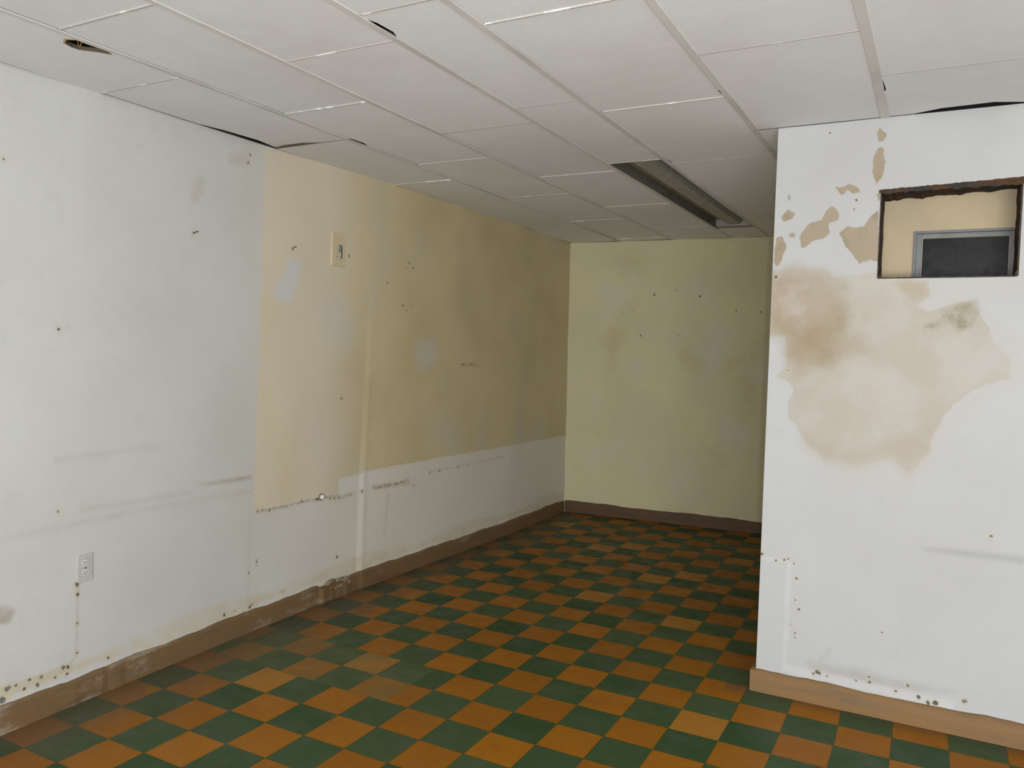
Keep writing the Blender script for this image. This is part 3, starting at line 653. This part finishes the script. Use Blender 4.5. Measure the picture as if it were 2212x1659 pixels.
# wire hanging in the torn hole
bm = bmesh.new(); tube(bm, [(.215, .05, H + .05), (.222, .055, H + .006), (.240, .048, H - .004), (.262, .040, H + .004), (.275, .038, H + .05)], .0016, 6)
tag(obj('loose_wire', bm, simple('tan_wire', rgb(170, 130, 84), .6)), 'thin tan wire showing in the torn hole of the ceiling', 'wire')
m = simple('torn_tile_edge', rgb(190, 160, 104), .9)
bm = bmesh.new()
for i in range(len(TORN)):
    a, b = TORN[i], TORN[(i + 1) % len(TORN)]
    cx_, cy_ = .245, .07
    ina = lambda p, k: (p[0] + (cx_ - p[0]) * k, p[1] + (cy_ - p[1]) * k)
    a2, b2 = ina(a, -.07 - .05 * (i % 2)), ina(b, -.07 - .05 * ((i + 1) % 2))
    bm.faces.new([bm.verts.new((*a, H - .0012)), bm.verts.new((*b, H - .0012)), bm.verts.new((*b2, H - .0004)), bm.verts.new((*a2, H - .0004))])
o = obj('torn_edge', bm, m, ceil); o['label'] = 'tan torn edge of the hole'

# ------------------------------------------------------------------ wall outlet
def on_left(y, z): return float(xleft(y, z)) + .0015 * math.sin(y * 9) * math.sin(z * 7)
PLATE = simple('painted_plate', rgb(182, 181, 177), .5, 0, .08, 40); SOCK = simple('outlet_face', rgb(196, 195, 190), .45); SLOT = simple('slot_dark', rgb(70, 72, 72), .6); SCREW = simple('blue_grey_screw', rgb(52, 92, 100), .4, .4)
t = thing('wall_outlet', 'grey painted duplex electrical outlet low on the left white wall', 'outlet', (on_left(.36, .555), .36, .557))
bm = bmesh.new(); box(bm, (-.002, -.033, -.057), (.006, .033, .057), .002); obj('cover_plate', bm, PLATE, t)
for s in (1, -1):
    bm = bmesh.new(); r = []
    cyl(bm, .0155, .0150, (.004, 0, s * .0205), (.0095, 0, s * .0205), 20)
    f = obj('receptacle', bm, SOCK, t)
    for yy, hh in ((-.006, .004), (.006, .0035)):
        bm = bmesh.new(); box(bm, (.0090, yy - .0011, s * .0205 - hh + .002), (.0101, yy + .0011, s * .0205 + hh + .002)); obj('slot', bm, SLOT, f)
    bm = bmesh.new(); cyl(bm, .0022, .0022, (.0090, 0, s * .0205 - .0075), (.0101, 0, s * .0205 - .0075), 10); obj('ground_hole', bm, SLOT, f)
bm = bmesh.new(); cyl(bm, .0038, .003, (.005, 0, 0), (.0085, 0, 0), 12); obj('screw', bm, SCREW, t)

# ------------------------------------------------------------------ switch on the cream wall
CP = simple('cream_painted_plate', rgb(206, 192, 160), .55, 0, .06, 30)
t = thing('wall_switch', 'cream painted switch plate high on the left cream wall', 'light switch', (on_left(1.885, 2.055), 1.885, 2.055))
bm = bmesh.new(); box(bm, (-.006, -.055, -.095), (.005, .055, .095), .003); obj('cover_plate', bm, CP, t)
bm = bmesh.new(); box(bm, (.004, -.004, -.014), (.0085, .022, .030), .002); obj('switch_box', bm, simple('switch_grey', rgb(142, 144, 140), .5), t)
bm = bmesh.new(); box(bm, (.004, .023, -.046), (.0075, .030, .026), .001); q = obj('slot', bm, SLOT, t)
bm = bmesh.new(); cyl(bm, .0045, .0045, (.004, .022, -.045), (.0085, .022, -.045), 10); obj('screw', bm, SLOT, t); bm = bmesh.new(); cyl(bm, .003, .003, (.004, -.010, -.040), (.0075, -.010, -.040), 10); obj('screw', bm, SLOT, t)

# capped pipe stub at the lower edge of the cream paint
bx, by, bz = on_left(1.825, .625), 1.825, .628
t = thing('pipe_stub', 'small round white capped pipe stub on left wall below cream paint', 'pipe', (bx, by, bz))
bm = bmesh.new(); cyl(bm, .022, .020, (-.004, 0, 0), (.006, 0, 0), 18); obj('shadow_collar', bm, simple('stub_shadow', rgb(120, 116, 106), .8), t)  # dark collar stands in for the shadow round the cap
bm = bmesh.new(); q = bmesh.ops.create_uvsphere(bm, u_segments=18, v_segments=10, radius=.015)
for v in q['verts']: v.co = Vector((v.co.x * .8 + .010, v.co.y, v.co.z))
obj('cap', bm, simple('stub_white', rgb(222, 214, 208), .5), t, True)

# nails left in the walls
NAIL = simple('rusty_nail', rgb(74, 70, 62), .5, .5)
for (y, z, lab) in ((.89, 2.01, 'small nail in the upper white part of the left wall'), (1.53, 2.02, 'small nail in the cream wall left of the switch plate')):
    bm = bmesh.new(); x = on_left(y, z)
    cyl(bm, .0016, .0016, (x - .004, y, z), (x + .022, y + .004, z + .006), 8); cyl(bm, .0042, .0036, (x + .021, y + .004, z + .006), (x + .0235, y + .0043, z + .0065), 10)
    tag(obj('nail', bm, NAIL), lab, 'nail')
